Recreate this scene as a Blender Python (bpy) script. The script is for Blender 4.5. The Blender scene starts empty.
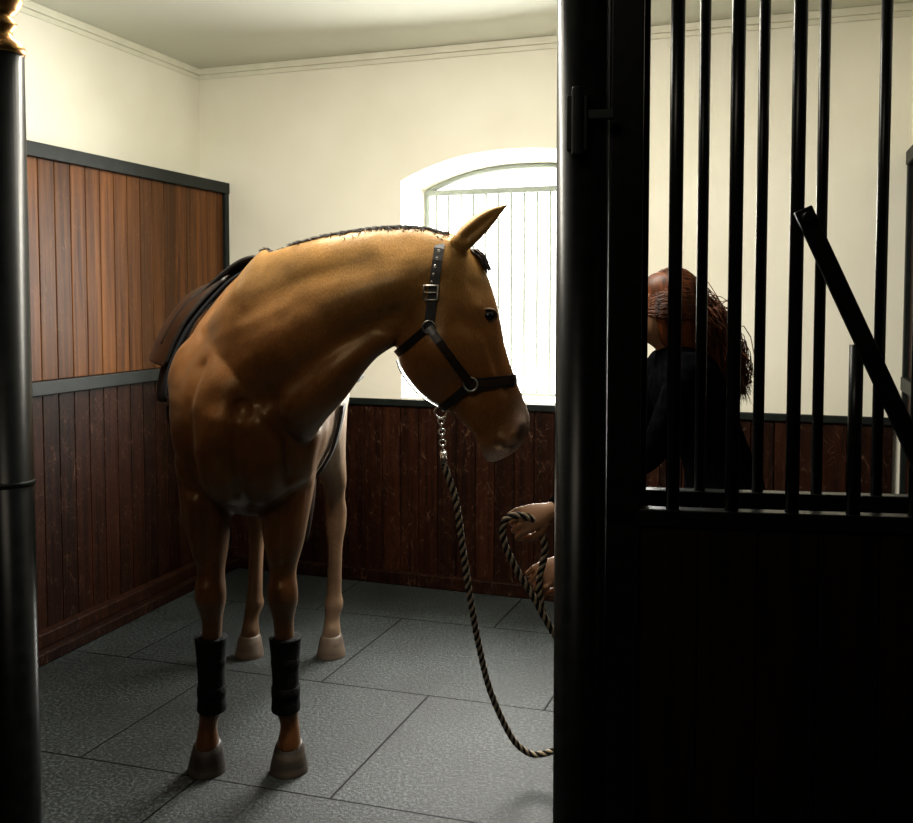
import bpy, bmesh, math, random
import numpy as np
from mathutils import Vector, Matrix, noise as mnoise
from mathutils.bvhtree import BVHTree
random.seed(4)
V = Vector
scene = bpy.context.scene
scene.view_settings.view_transform = 'Standard'

# ------------------------------------------------------------------ materials
def new_mat(name):
    m = bpy.data.materials.new(name); m.use_nodes = True
    nt = m.node_tree; b = nt.nodes['Principled BSDF']
    return m, nt, b
def noise_mat(name, c1, c2, rough=0.6, scale=(8, 8, 8), nscale=1.0, detail=6, bump=0.0, metal=0.0, lo=.35, hi=.65, coat=0.0, spec=.5):
    m, nt, b = new_mat(name)
    tc = nt.nodes.new('ShaderNodeTexCoord'); mp = nt.nodes.new('ShaderNodeMapping')
    mp.inputs['Scale'].default_value = scale
    nz = nt.nodes.new('ShaderNodeTexNoise'); nz.inputs['Scale'].default_value = nscale; nz.inputs['Detail'].default_value = detail
    rp = nt.nodes.new('ShaderNodeValToRGB')
    rp.color_ramp.elements[0].position = lo; rp.color_ramp.elements[1].position = hi
    rp.color_ramp.elements[0].color = (*c1, 1); rp.color_ramp.elements[1].color = (*c2, 1)
    L = nt.links.new
    L(tc.outputs['Object'], mp.inputs['Vector']); L(mp.outputs['Vector'], nz.inputs['Vector'])
    L(nz.outputs['Fac'], rp.inputs['Fac']); L(rp.outputs['Color'], b.inputs['Base Color'])
    b.inputs['Roughness'].default_value = rough; b.inputs['Metallic'].default_value = metal
    b.inputs['Coat Weight'].default_value = coat; b.inputs['Specular IOR Level'].default_value = spec
    if bump:
        bp = nt.nodes.new('ShaderNodeBump'); bp.inputs['Strength'].default_value = bump; bp.inputs['Distance'].default_value = .01
        L(nz.outputs['Fac'], bp.inputs['Height']); L(bp.outputs['Normal'], b.inputs['Normal'])
    return m
def wood_mat(name, c1, c2, scratch, rough, scr_amt, spec=.5):
    m, nt, b = new_mat(name); L = nt.links.new
    tc = nt.nodes.new('ShaderNodeTexCoord'); mp = nt.nodes.new('ShaderNodeMapping'); mp.inputs['Scale'].default_value = (38, 38, 1.6)
    nz = nt.nodes.new('ShaderNodeTexNoise'); nz.inputs['Scale'].default_value = 1; nz.inputs['Detail'].default_value = 7
    nz.inputs['Distortion'].default_value = .6
    rp = nt.nodes.new('ShaderNodeValToRGB'); rp.color_ramp.elements[0].position = .3; rp.color_ramp.elements[1].position = .7
    rp.color_ramp.elements[0].color = (*c1, 1); rp.color_ramp.elements[1].color = (*c2, 1)
    geo = nt.nodes.new('ShaderNodeNewGeometry')
    mr = nt.nodes.new('ShaderNodeMapRange'); mr.inputs['To Min'].default_value = .5; mr.inputs['To Max'].default_value = 1.5
    mul = nt.nodes.new('ShaderNodeMix'); mul.data_type = 'RGBA'; mul.blend_type = 'MULTIPLY'; mul.inputs['Factor'].default_value = 1
    L(tc.outputs['Object'], mp.inputs['Vector']); L(mp.outputs['Vector'], nz.inputs['Vector']); L(nz.outputs['Fac'], rp.inputs['Fac'])
    L(geo.outputs['Random Per Island'], mr.inputs['Value'])
    L(rp.outputs['Color'], mul.inputs['A']); L(mr.outputs['Result'], mul.inputs['B'])
    prev = mul.outputs['Result']
    # fine, nearly straight scratches in several directions, each patchy
    for q, (sc, rot, wdt) in enumerate((((45, 45, 1.3), (.10, .06, 0), .012), ((50, 50, 2.2), (.50, .35, 0), .010), ((50, 50, 2.2), (-.60, -.42, 0), .010), ((40, 40, 1.8), (.9, .7, 0), .008), ((55, 55, 2.5), (-.25, -.2, 0), .012))):
        msk = nt.nodes.new('ShaderNodeTexNoise'); msk.inputs['Scale'].default_value = 6 + 3 * q; msk.inputs['Detail'].default_value = 3
        mk = nt.nodes.new('ShaderNodeMapRange'); mk.inputs['From Min'].default_value = .50; mk.inputs['From Max'].default_value = .62; mk.inputs['To Max'].default_value = scr_amt
        L(tc.outputs['Object'], msk.inputs['Vector']); L(msk.outputs['Fac'], mk.inputs['Value'])
        mp2 = nt.nodes.new('ShaderNodeMapping'); mp2.vector_type = 'TEXTURE' if False else 'POINT'
        mpr = nt.nodes.new('ShaderNodeMapping'); mpr.inputs['Rotation'].default_value = rot; mp2.inputs['Scale'].default_value = sc
        n2 = nt.nodes.new('ShaderNodeTexNoise'); n2.inputs['Scale'].default_value = 1; n2.inputs['Detail'].default_value = 0
        r2 = nt.nodes.new('ShaderNodeValToRGB'); e = r2.color_ramp.elements
        e[0].position = .5 - wdt; e[0].color = (0, 0, 0, 1); e[1].position = .5 + wdt; e[1].color = (0, 0, 0, 1); x = e.new(.5); x.color = (1, 1, 1, 1)
        mm = nt.nodes.new('ShaderNodeMath'); mm.operation = 'MULTIPLY'
        mx = nt.nodes.new('ShaderNodeMix'); mx.data_type = 'RGBA'; mx.inputs['B'].default_value = (*scratch, 1)
        L(tc.outputs['Object'], mpr.inputs['Vector']); L(mpr.outputs['Vector'], mp2.inputs['Vector']); L(mp2.outputs['Vector'], n2.inputs['Vector']); L(n2.outputs['Fac'], r2.inputs['Fac'])
        L(r2.outputs['Color'], mm.inputs[0]); L(mk.outputs['Result'], mm.inputs[1])
        L(mm.outputs['Value'], mx.inputs['Factor']); L(prev, mx.inputs['A']); prev = mx.outputs['Result']
    L(prev, b.inputs['Base Color'])
    b.inputs['Roughness'].default_value = rough; b.inputs['Specular IOR Level'].default_value = spec
    bp = nt.nodes.new('ShaderNodeBump'); bp.inputs['Strength'].default_value = .35; bp.inputs['Distance'].default_value = .004
    L(nz.outputs['Fac'], bp.inputs['Height']); L(bp.outputs['Normal'], b.inputs['Normal'])
    return m

M_plaster = noise_mat('plaster_cream', (.81, .79, .67), (.87, .855, .75), .85, (1.3, 1.3, 1.3), 1.5, 8, .12)
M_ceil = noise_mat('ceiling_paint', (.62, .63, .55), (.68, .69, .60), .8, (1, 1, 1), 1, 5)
M_trim = noise_mat('trim_paint', (.74, .73, .61), (.80, .79, .67), .6)
M_wood_up = wood_mat('wood_upper', (.032, .0095, .0022), (.120, .044, .0100), (.22, .11, .045), .42, .35, .10)
M_wood_lo = wood_mat('wood_lower', (.005, .0014, .0007), (.021, .0058, .0021), (.16, .085, .05), .5, .55, .10)
M_metal = noise_mat('painted_metal_dark', (.004, .0065, .006), (.008, .0115, .0105), .5, (20, 20, 20), spec=.2)
M_black = noise_mat('black_gloss_iron', (.002, .0028, .0028), (.005, .006, .006), .30, (30, 30, 30), bump=.03, spec=.16)
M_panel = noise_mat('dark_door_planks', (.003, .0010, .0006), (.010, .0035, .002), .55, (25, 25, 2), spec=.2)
M_brass = noise_mat('brass', (.45, .24, .07), (.60, .34, .12), .32, (12, 12, 12), metal=1)
M_steel = noise_mat('steel', (.45, .42, .38), (.6, .57, .5), .3, (12, 12, 12), metal=1)
M_leather = noise_mat('black_leather', (.004, .0035, .0035), (.010, .008, .007), .45, (60, 60, 60), bump=.1, spec=.4)
M_brownleather = noise_mat('brown_leather', (.010, .0042, .002), (.030, .0125, .0055), .33, (14, 14, 14), bump=.15, spec=.4)
M_pad = noise_mat('saddle_pad_cloth', (.003, .0035, .005), (.007, .0075, .010), .85, (60, 60, 60), bump=.2, spec=.2)
M_boot = noise_mat('fleece_wrap_black', (.003, .003, .003), (.007, .007, .007), .9, (60, 60, 60), bump=.4, spec=.1)
M_cloth = noise_mat('black_jacket_cloth', (.0015, .0015, .002), (.0035, .0035, .004), 1.0, (40, 40, 40), bump=.2, spec=.0)
M_breech = noise_mat('dark_breeches', (.004, .004, .005), (.008, .008, .009), .85, (40, 40, 40), spec=.1)
M_skin = noise_mat('skin', (.20, .095, .045), (.28, .14, .07), .55, (15, 15, 15), spec=.3)
M_hair = noise_mat('auburn_hair', (.022, .005, .001), (.16, .042, .009), .5, (60, 60, 10), spec=.25)
M_mane = noise_mat('dark_horse_hair', (.010, .005, .003), (.03, .015, .007), .5, (60, 60, 10))
M_hoof = noise_mat('hoof_horn', (.022, .017, .013), (.070, .052, .038), .5, (6, 6, 40), spec=.3)
M_hoofp = noise_mat('hoof_horn_pale', (.10, .068, .050), (.18, .135, .10), .5, (6, 6, 40), spec=.3)
M_ropetan = noise_mat('rope_tan', (.26, .20, .13), (.40, .32, .22), .85, (80, 80, 80), bump=.3)
M_ropeblk = noise_mat('rope_black', (.005, .005, .005), (.012, .012, .012), .85, (80, 80, 80), bump=.3, spec=.2)
M_frame = noise_mat('window_bar_paint', (.22, .25, .22), (.28, .31, .28), .6, spec=.2)
M_hall = noise_mat('hall_wall_dark', (.02, .017, .013), (.035, .03, .022), .9)
M_eye, _, be = new_mat('eye_dark'); be.inputs['Base Color'].default_value = (.004, .003, .003, 1); be.inputs['Roughness'].default_value = .05

# horse coat
M_coat, nt, b = new_mat('horse_coat'); L = nt.links.new
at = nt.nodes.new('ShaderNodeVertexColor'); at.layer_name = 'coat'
tc = nt.nodes.new('ShaderNodeTexCoord'); nz = nt.nodes.new('ShaderNodeTexNoise'); nz.inputs['Scale'].default_value = 6; nz.inputs['Detail'].default_value = 10; nz.inputs['Roughness'].default_value = .6
mr = nt.nodes.new('ShaderNodeMapRange'); mr.inputs['From Min'].default_value = .25; mr.inputs['From Max'].default_value = .75; mr.inputs['To Min'].default_value = .55; mr.inputs['To Max'].default_value = 1.45
mu = nt.nodes.new('ShaderNodeMix'); mu.data_type = 'RGBA'; mu.blend_type = 'MULTIPLY'; mu.inputs['Factor'].default_value = 1
mpc = nt.nodes.new('ShaderNodeMapping'); mpc.inputs['Scale'].default_value = (150, 150, 40)
n3 = nt.nodes.new('ShaderNodeTexNoise'); n3.inputs['Scale'].default_value = 2; n3.inputs['Detail'].default_value = 4
mr3 = nt.nodes.new('ShaderNodeMapRange'); mr3.inputs['From Min'].default_value = .3; mr3.inputs['From Max'].default_value = .7; mr3.inputs['To Min'].default_value = .78; mr3.inputs['To Max'].default_value = 1.22
mu3 = nt.nodes.new('ShaderNodeMix'); mu3.data_type = 'RGBA'; mu3.blend_type = 'MULTIPLY'; mu3.inputs['Factor'].default_value = 1
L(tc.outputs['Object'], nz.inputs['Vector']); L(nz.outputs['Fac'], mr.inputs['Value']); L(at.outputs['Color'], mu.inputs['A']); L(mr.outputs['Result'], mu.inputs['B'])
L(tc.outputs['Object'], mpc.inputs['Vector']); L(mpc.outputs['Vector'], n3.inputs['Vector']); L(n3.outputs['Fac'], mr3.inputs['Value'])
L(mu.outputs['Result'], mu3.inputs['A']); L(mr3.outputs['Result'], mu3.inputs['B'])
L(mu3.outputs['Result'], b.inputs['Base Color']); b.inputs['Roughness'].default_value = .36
b.inputs['Specular IOR Level'].default_value = .6; b.inputs['Specular Tint'].default_value = (1, .76, .46, 1)
b.inputs['Sheen Weight'].default_value = .05; b.inputs['Sheen Tint'].default_value = (1, .8, .5, 1)
bp = nt.nodes.new('ShaderNodeBump'); bp.inputs['Strength'].default_value = .25; bp.inputs['Distance'].default_value = .003
L(n3.outputs['Fac'], bp.inputs['Height']); L(bp.outputs['Normal'], b.inputs['Normal'])

# floor mats
M_floor, nt, b = new_mat('rubber_mats'); L = nt.links.new
tc = nt.nodes.new('ShaderNodeTexCoord'); mp = nt.nodes.new('ShaderNodeMapping'); mp.vector_type = 'POINT'
A18 = math.radians(18.5)
mp.inputs['Rotation'].default_value = (0, 0, A18)
mp.inputs['Location'].default_value = (1.31 + .45 + .03, -2.80, 0)
br = nt.nodes.new('ShaderNodeTexBrick'); br.inputs['Scale'].default_value = 1; br.inputs['Brick Width'].default_value = .9; br.inputs['Row Height'].default_value = .87
br.inputs['Mortar Size'].default_value = .0042; br.inputs['Mortar Smooth'].default_value = .3
br.inputs['Color1'].default_value = (.020, .025, .025, 1); br.inputs['Color2'].default_value = (.027, .032, .0315, 1); br.inputs['Mortar'].default_value = (.002, .002, .002, 1)
nz = nt.nodes.new('ShaderNodeTexNoise'); nz.inputs['Scale'].default_value = 80; nz.inputs['Detail'].default_value = 5; nz.inputs['Roughness'].default_value = .75
mr = nt.nodes.new('ShaderNodeMapRange'); mr.inputs['From Min'].default_value = .48; mr.inputs['From Max'].default_value = .62; mr.inputs['To Min'].default_value = .30; mr.inputs['To Max'].default_value = 3.0
n2 = nt.nodes.new('ShaderNodeTexNoise'); n2.inputs['Scale'].default_value = 2.2; n2.inputs['Detail'].default_value = 7
m2 = nt.nodes.new('ShaderNodeMapRange'); m2.inputs['From Min'].default_value = .25; m2.inputs['From Max'].default_value = .75; m2.inputs['To Min'].default_value = .45; m2.inputs['To Max'].default_value = 1.55
mu = nt.nodes.new('ShaderNodeMix'); mu.data_type = 'RGBA'; mu.blend_type = 'MULTIPLY'; mu.inputs['Factor'].default_value = 1
mu2 = nt.nodes.new('ShaderNodeMix'); mu2.data_type = 'RGBA'; mu2.blend_type = 'MULTIPLY'; mu2.inputs['Factor'].default_value = 1
L(tc.outputs['Object'], mp.inputs['Vector']); L(mp.outputs['Vector'], br.inputs['Vector']); L(tc.outputs['Object'], nz.inputs['Vector']); L(tc.outputs['Object'], n2.inputs['Vector'])
L(nz.outputs['Fac'], mr.inputs['Value']); L(n2.outputs['Fac'], m2.inputs['Value'])
L(br.outputs['Color'], mu.inputs['A']); L(mr.outputs['Result'], mu.inputs['B']); L(mu.outputs['Result'], mu2.inputs['A']); L(m2.outputs['Result'], mu2.inputs['B'])
L(mu2.outputs['Result'], b.inputs['Base Color']); b.inputs['Roughness'].default_value = .46
sp = nt.nodes.new('ShaderNodeMapRange'); sp.inputs['To Min'].default_value = .28; sp.inputs['To Max'].default_value = .05
L(br.outputs['Fac'], sp.inputs['Value']); L(sp.outputs['Result'], b.inputs['Specular IOR Level'])
bp = nt.nodes.new('ShaderNodeBump'); bp.inputs['Strength'].default_value = .7; bp.inputs['Distance'].default_value = .006
L(nz.outputs['Fac'], bp.inputs['Height'])
bp2 = nt.nodes.new('ShaderNodeBump'); bp2.invert = True; bp2.inputs['Strength'].default_value = .6; bp2.inputs['Distance'].default_value = .006
L(br.outputs['Fac'], bp2.inputs['Height']); L(bp.outputs['Normal'], bp2.inputs['Normal']); L(bp2.outputs['Normal'], b.inputs['Normal'])

# ------------------------------------------------------------------ mesh helpers
class MB:
    def __init__(s): s.v = []; s.f = []; s.m = []
    def add(s, vs, fs, mi=0):
        o = len(s.v); s.v += [tuple(x) for x in vs]; s.f += [tuple(i + o for i in f) for f in fs]; s.m += [mi] * len(fs)
    def box(s, O, ex, ey, x0, x1, y0, y1, z0, z1, mi=0):
        vs = []
        for z in (z0, z1):
            for (x, y) in ((x0, y0), (x1, y0), (x1, y1), (x0, y1)):
                vs.append(V((O[0], O[1], 0)) + ex * x + ey * y + V((0, 0, z)))
        s.add(vs, [(0, 3, 2, 1), (4, 5, 6, 7), (0, 1, 5, 4), (1, 2, 6, 5), (2, 3, 7, 6), (3, 0, 4, 7)], mi)
    def tube(s, pts, r, n=10, mi=0, closed=False):
        pts = [V(p) for p in pts]; N = len(pts)
        rs = r if isinstance(r, (list, tuple)) else [r] * N
        t0 = (pts[1] - pts[0]).normalized()
        u = t0.orthogonal().normalized(); vs = []
        for i in range(N):
            if closed: t = (pts[(i + 1) % N] - pts[i - 1]).normalized()
            else: t = (pts[min(i + 1, N - 1)] - pts[max(i - 1, 0)]).normalized()
            u = (u - t * u.dot(t)).normalized(); w = t.cross(u)
            for k in range(n):
                a = 2 * math.pi * k / n; vs.append(pts[i] + (u * math.cos(a) + w * math.sin(a)) * rs[i])
        fs = []
        for i in range(N if closed else N - 1):
            j = (i + 1) % N
            for k in range(n): fs.append((i * n + k, i * n + (k + 1) % n, j * n + (k + 1) % n, j * n + k))
        if not closed: fs.append(tuple(range(n - 1, -1, -1))); fs.append(tuple((N - 1) * n + k for k in range(n)))
        s.add(vs, fs, mi)
    def lathe(s, c, prof, n=32, mi=0):
        vs = []; fs = []
        for (r, z) in prof:
            for k in range(n):
                a = 2 * math.pi * k / n; vs.append((c[0] + r * math.cos(a), c[1] + r * math.sin(a), z))
        for i in range(len(prof) - 1):
            for k in range(n): fs.append((i * n + k, i * n + (k + 1) % n, (i + 1) * n + (k + 1) % n, (i + 1) * n + k))
        fs.append(tuple(range(n - 1, -1, -1))); fs.append(tuple((len(prof) - 1) * n + k for k in range(n)))
        s.add(vs, fs, mi)
    def loft(s, secs, n=28, sub=5, mi=0):
        rows = [np.array([*c, *a, *b_, tp], float) for (c, a, b_, tp) in secs]
        out = []
        for i in range(len(rows) - 1):
            p0 = rows[max(i - 1, 0)]; p1 = rows[i]; p2 = rows[i + 1]; p3 = rows[min(i + 2, len(rows) - 1)]
            for k in range(sub):
                t = k / sub
                out.append(.5 * ((2 * p1) + (-p0 + p2) * t + (2 * p0 - 5 * p1 + 4 * p2 - p3) * t * t + (-p0 + 3 * p1 - 3 * p2 + p3) * t ** 3))
        out.append(rows[-1]); vs = []; fs = []
        for r in out:
            c, a_, b_, tp = r[0:3], r[3:6], r[6:9], r[9]
            for k in range(n):
                an = 2 * math.pi * k / n; sn = math.sin(an)
                f = 1 - tp * max(0, sn) ** 1.5
                vs.append(c + a_ * math.cos(an) * f + b_ * sn)
        N = len(out)
        for i in range(N - 1):
            for k in range(n): fs.append((i * n + k, i * n + (k + 1) % n, (i + 1) * n + (k + 1) % n, (i + 1) * n + k))
        c0 = out[0][0:3]; c1 = out[-1][0:3]; vs.append(c0); vs.append(c1)
        for k in range(n):
            fs.append((N * n, (k + 1) % n, k)); fs.append((N * n + 1, (N - 1) * n + k, (N - 1) * n + (k + 1) % n))
        s.add(vs, fs, mi)
    def obj(s, name, mats, smooth=False, bevel=0, parent=None, recalc=True):
        me = bpy.data.meshes.new(name); me.from_pydata(s.v, [], s.f)
        for m in (mats if isinstance(mats, list) else [mats]): me.materials.append(m)
        me.polygons.foreach_set('material_index', s.m)
        if recalc:
            bm = bmesh.new(); bm.from_mesh(me); bmesh.ops.recalc_face_normals(bm, faces=bm.faces); bm.to_mesh(me); bm.free()
        if smooth: me.polygons.foreach_set('use_smooth', [True] * len(me.polygons))
        me.update(); o = bpy.data.objects.new(name, me); scene.collection.objects.link(o)
        if bevel:
            bv = o.modifiers.new('bevel', 'BEVEL'); bv.width = bevel; bv.segments = 2; bv.limit_method = 'ANGLE'
        if parent: o.parent = parent
        return o
def empty(name):
    e = bpy.data.objects.new(name, None); scene.collection.objects.link(e); e.empty_display_size = .1; return e
def remesh(mb, name, mat, voxel, smooth_it=6, parent=None):
    o = mb.obj(name + '_tmp', mat)
    r = o.modifiers.new('r', 'REMESH'); r.mode = 'VOXEL'; r.voxel_size = voxel
    if smooth_it: sm = o.modifiers.new('s', 'SMOOTH'); sm.iterations = smooth_it; sm.factor = .5
    dg = bpy.context.evaluated_depsgraph_get()
    me = bpy.data.meshes.new_from_object(o.evaluated_get(dg)); bpy.data.objects.remove(o)
    me.name = name; me.polygons.foreach_set('use_smooth', [True] * len(me.polygons))
    if not me.materials: me.materials.append(mat)
    o = bpy.data.objects.new(name, me); scene.collection.objects.link(o)
    if parent: o.parent = parent
    return o

# ------------------------------------------------------------------ room shell
C = V((-1.363, 5.94, 0)); E = V((.932, -.361, 0)).normalized(); N = V((.361, .932, 0)).normalized()
Lx = V((-.288, -.958, 0)).normalized(); Ln = V((.958, -.288, 0)).normalized()
CEIL = 2.79
X1 = V((1, 0, 0)); Y1 = V((0, 1, 0)); O0 = V((0, 0, 0))
mb = MB(); mb.box(O0, X1, Y1, -4.5, 5, -3, 7.5, -.1, 0); mb.obj('floor', M_floor)
mb = MB(); mb.box(O0, X1, Y1, -4.5, 5, 2.15, 7.5, CEIL, CEIL + .12); mb.obj('ceiling', M_ceil)
mb = MB(); mb.box(O0, X1, Y1, -4.5, 5, -3, 2.15, 3.2, 3.3); mb.box(O0, X1, Y1, -4.5, 5, 2.13, 2.15, 2.79, 3.25); mb.obj('ceiling_hall', M_hall)
mb = MB(); mb.box(O0, X1, Y1, -4.5, 5, -3.1, -3, 0, 3.3); mb.obj('wall_hall_rear', M_hall)
mb = MB(); mb.box(O0, X1, Y1, -4.6, -4.5, -3.1, 7.5, 0, 3.3); mb.obj('wall_hall_left', M_hall)
mb = MB(); mb.box(O0, X1, Y1, 5, 5.1, -3.1, 7.5, 0, 3.3); mb.obj('wall_hall_right', M_hall)
def P(x, y, z): return C + E * x + N * y + V((0, 0, z))
def outline(t0, t1, zs, zspr, zcr, n=20):
    pts = [(t0, zs), (t0, zspr)]
    for i in range(1, n):
        k = i / n; pts.append((t0 + (t1 - t0) * k, zspr + (zcr - zspr) * (1 - abs(2 * k - 1) ** 2.3)))
    pts += [(t1, zspr), (t1, zs)]
    return pts
inn = outline(1.15, 2.40, .985, 2.12, 2.255); out = outline(1.195, 2.33, 1.0, 2.085, 2.20)
TH = .30
mb = MB(); TL, TR = -.35, 4.6
def quad(a, b_, c, d): mb.add([a, b_, c, d], [(0, 1, 2, 3)])
for y, ol in ((0, inn), (TH, out)):
    quad(P(TL, y, 0), P(ol[0][0], y, 0), P(ol[0][0], y, CEIL + .05), P(TL, y, CEIL + .05))
    quad(P(ol[-1][0], y, 0), P(TR, y, 0), P(TR, y, CEIL + .05), P(ol[-1][0], y, CEIL + .05))
    quad(P(ol[0][0], y, 0), P(ol[-1][0], y, 0), P(ol[-1][0], y, ol[0][1]), P(ol[0][0], y, ol[0][1]))
    for a, c in zip(ol[1:-2], ol[2:-1]): quad(P(a[0], y, a[1]), P(c[0], y, c[1]), P(c[0], y, CEIL + .05), P(a[0], y, CEIL + .05))
k = len(inn)
for i in range(k):
    a, b_, c, d = inn[i], inn[(i + 1) % k], out[(i + 1) % k], out[i]
    quad(P(a[0], 0, a[1]), P(b_[0], 0, b_[1]), P(c[0], TH, c[1]), P(d[0], TH, d[1]))
mb.obj('wall_back', M_plaster, recalc=False)
mb = MB(); PL = C + E * (-.09)
mb.box(PL, Lx, Ln, -.35, 3.9, -.15, 0, 0, CEIL + .02); mb.obj('wall_left', M_plaster)
PR = C + E * 3.60
mb = MB(); mb.box(PR, Lx, Ln, -.35, 2.75, .04, .2, 0, CEIL + .02); mb.obj('wall_right', M_plaster)
mb = MB(); mb.box(C, E, N, -.09, 3.62, -.018, 0, CEIL - .035, CEIL); mb.box(C, E, N, -.09, 3.62, -.008, 0, CEIL - .06, CEIL - .035); mb.obj('trim_1', M_trim, bevel=.004)
mb = MB(); mb.box(PL, Lx, Ln, 0, 3.9, 0, .018, CEIL - .035, CEIL); mb.box(PL, Lx, Ln, 0, 3.9, 0, .008, CEIL - .06, CEIL - .035); mb.obj('trim_2', M_trim, bevel=.004)
PP = C + E * .08
def panel(name, O, ex, ey, length, segs, rails, board=.105, ends=True, thick=.03):
    root = empty(name)
    for (z0, z1, mt, nm) in segs:
        mb = MB(); x = 0.0
        while x < length - .01:
            w = min(board, length - x)
            mb.box(O, ex, ey, x + .0015, x + w - .0015, -thick, 0, z0, z1); x += w
        mb.obj(nm, mt, bevel=.004, parent=root)
    mb = MB()
    for (z0, z1, dpt) in rails: mb.box(O, ex, ey, -.0, length, -thick, dpt, z0, z1)
    if ends: mb.box(O, ex, ey, -.0, .04, -thick, .02, 0, rails[0][1])
    mb.obj('rails', M_metal, bevel=.004, parent=root)
    return root
r = panel('wood_wall_panel', PP, Lx, Ln, 3.7, [(1.16, 2.09, M_wood_up, 'upper_boards'), (.06, 1.10, M_wood_lo, 'lower_boards')],
      [(2.09, 2.15, .025), (1.10, 1.16, .025)])
mb = MB(); mb.box(PP, Lx, Ln, 0, 3.7, -.15, -.03, 0, 2.14); mb.obj('backing', M_metal, parent=r)
mb = MB(); mb.box(PP, Lx, Ln, 0, 3.7, 0, .095, 0, .05); mb.box(PP, Lx, Ln, 0, 3.7, 0, .05, .05, .11); mb.obj('baseboard_left', M_wood_lo, bevel=.006)
r = panel('wood_wainscot', C, E, -N, 3.55, [(.06, .945, M_wood_lo, 'boards')], [(.945, .98, .045)], ends=False, thick=-.03)
mb = MB(); mb.box(C, E, N, .1, 3.55, -.075, -.03, 0, .07); mb.obj('baseboard_back', M_wood_lo, bevel=.006)
r = panel('wood_wall_panel', PR, Lx, -Ln, 2.6, [(.06, 2.09, M_wood_lo, 'boards')], [(2.09, 2.15, .025), (1.10, 1.16, .025)], thick=.03)

win = empty('window_1'); mb = MB(); y = TH - .05
ol = [(t, z) for t, z in out]
mb.tube([P(t, y, z) for t, z in ol], .018, 8)
mb.box(C, E, N, ol[0][0], ol[-1][0], y - .02, y + .02, 2.06, 2.09)
mb.box(C, E, N, ol[0][0], ol[-1][0], y - .02, y + .02, .99, 1.01)
mb.obj('frame', M_frame, parent=win)
mb = MB(); t = 1.25
while t < 2.3:
    mb.tube([P(t, y, 1.0), P(t, y, 2.07)], .0065, 8); t += .071
mb.obj('bars', M_frame, smooth=True, parent=win)

# ------------------------------------------------------------------ stall front
F0 = V((.262, 2.20, 0)); Fx = V((.988, -.156, 0)).normalized(); Fy = V((.156, .988, 0)).normalized()
def FP(u, w, z): return F0 + Fx * u + Fy * w + V((0, 0, z))
def post(name, c, top, r=.0545, band=False):
    root = empty(name)
    mb = MB(); mb.lathe(c, [(r * 1.25, 0), (r * 1.25, .06), (r, .08), (r, top)], 40); o = mb.obj('shaft', M_black, smooth=False, parent=root)
    o.data.polygons.foreach_set('use_smooth', [True] * (3 * 40) + [False] * 2)
    if band:
        mb = MB(); mb.lathe(c, [(r + .0005, 1.086), (r + .003, 1.088), (r + .003, 1.096), (r + .0005, 1.098)], 40); mb.obj('iron_band', M_metal, smooth=True, parent=root)
    return root
p1 = post('stall_post', (.262, 2.20), CEIL)
LPX = -1.003
pl = post('stall_post', (LPX, 2.33), 2.04, band=True)
mb = MB(); mb.lathe((LPX, 2.33), [(.056, 2.035), (.058, 2.05), (.05, 2.06), (.035, 2.07), (.03, 2.085), (.040, 2.095), (.042, 2.102), (.034, 2.11), (.03, 2.118),
    (.042, 2.128), (.052, 2.145), (.056, 2.168), (.052, 2.19), (.04, 2.21), (.02, 2.222), (.008, 2.23), (.006, 2.24)], 40)
mb.obj('brass_finial', M_brass, smooth=True, parent=pl)
h = empty('gate_hinge'); mb = MB()
mb.box(F0, Fx, Fy, -.03, .012, -.072, -.045, 1.80, 1.91); mb.tube([FP(-.009, -.078, 1.79), FP(-.009, -.078, 1.925)], .011, 12)
mb.box(F0, Fx, Fy, -.005, .065, -.066, -.05, 1.862, 1.882); mb.obj('plates', M_metal, bevel=.003, parent=h)

def grille(name, w, stile, u_end, bars, r, zr0, zr1, ztop, stubs={}, depth=.02):
    root = empty(name)
    mb = MB()
    mb.box(F0, Fx, Fy, stile[0], stile[1], w - depth, w + depth, .02, ztop)
    mb.box(F0, Fx, Fy, stile[0], u_end, w - depth, w + depth, zr0, zr1)
    mb.box(F0, Fx, Fy, stile[0], u_end, w - depth, w + depth, ztop - .05, ztop)
    mb.box(F0, Fx, Fy, stile[0], u_end, w - depth, w + depth, .02, .12)
    mb.box(F0, Fx, Fy, u_end - .04, u_end, w - depth, w + depth, .02, ztop)
    mb.obj('frame', M_black, bevel=.004, parent=root)
    mb = MB()
    for i, u in enumerate(bars):
        mb.tube([FP(u, w, zr1 - .005), FP(u, w, stubs.get(i, ztop - .03))], r, 14)
    mb.obj('bars', M_black, smooth=True, parent=root)
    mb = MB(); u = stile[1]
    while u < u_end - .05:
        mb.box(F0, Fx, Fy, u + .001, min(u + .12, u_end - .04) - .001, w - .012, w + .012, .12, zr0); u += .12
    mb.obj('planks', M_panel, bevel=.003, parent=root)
    return root
grille('stall_front_grille', 0, (.057, .124), 1.45, [.191 + .1200 * k for k in range(10)], .0143, 1.03, 1.066, 2.5, {3: 1.41})
grille('sliding_stall_door', .16, (.04, .140), 1.35, [.257 + .1250 * k for k in range(8)], .0122, 1.045, 1.078, 2.45)
F0b = F0
F0 = V((-2.36, 2.55, 0)); grille('stall_front_grille', 0, (0, .05), 1.28, [.12 + .12 * k for k in range(10)], .0143, 1.03, 1.066, 2.0)
F0 = F0b
mb = MB(); a = V((.686, 2.095, 1.680)); b_ = V((1.012, 2.03, .96)); d = (b_ - a).normalized(); wv = d.cross(V((0, 1, 0))).normalized() * .0185; tv = V((0, .006, 0))
vs = [p + s1 * wv + s2 * tv for p in (a, b_) for (s1, s2) in ((1, 1), (-1, 1), (-1, -1), (1, -1))]
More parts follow.
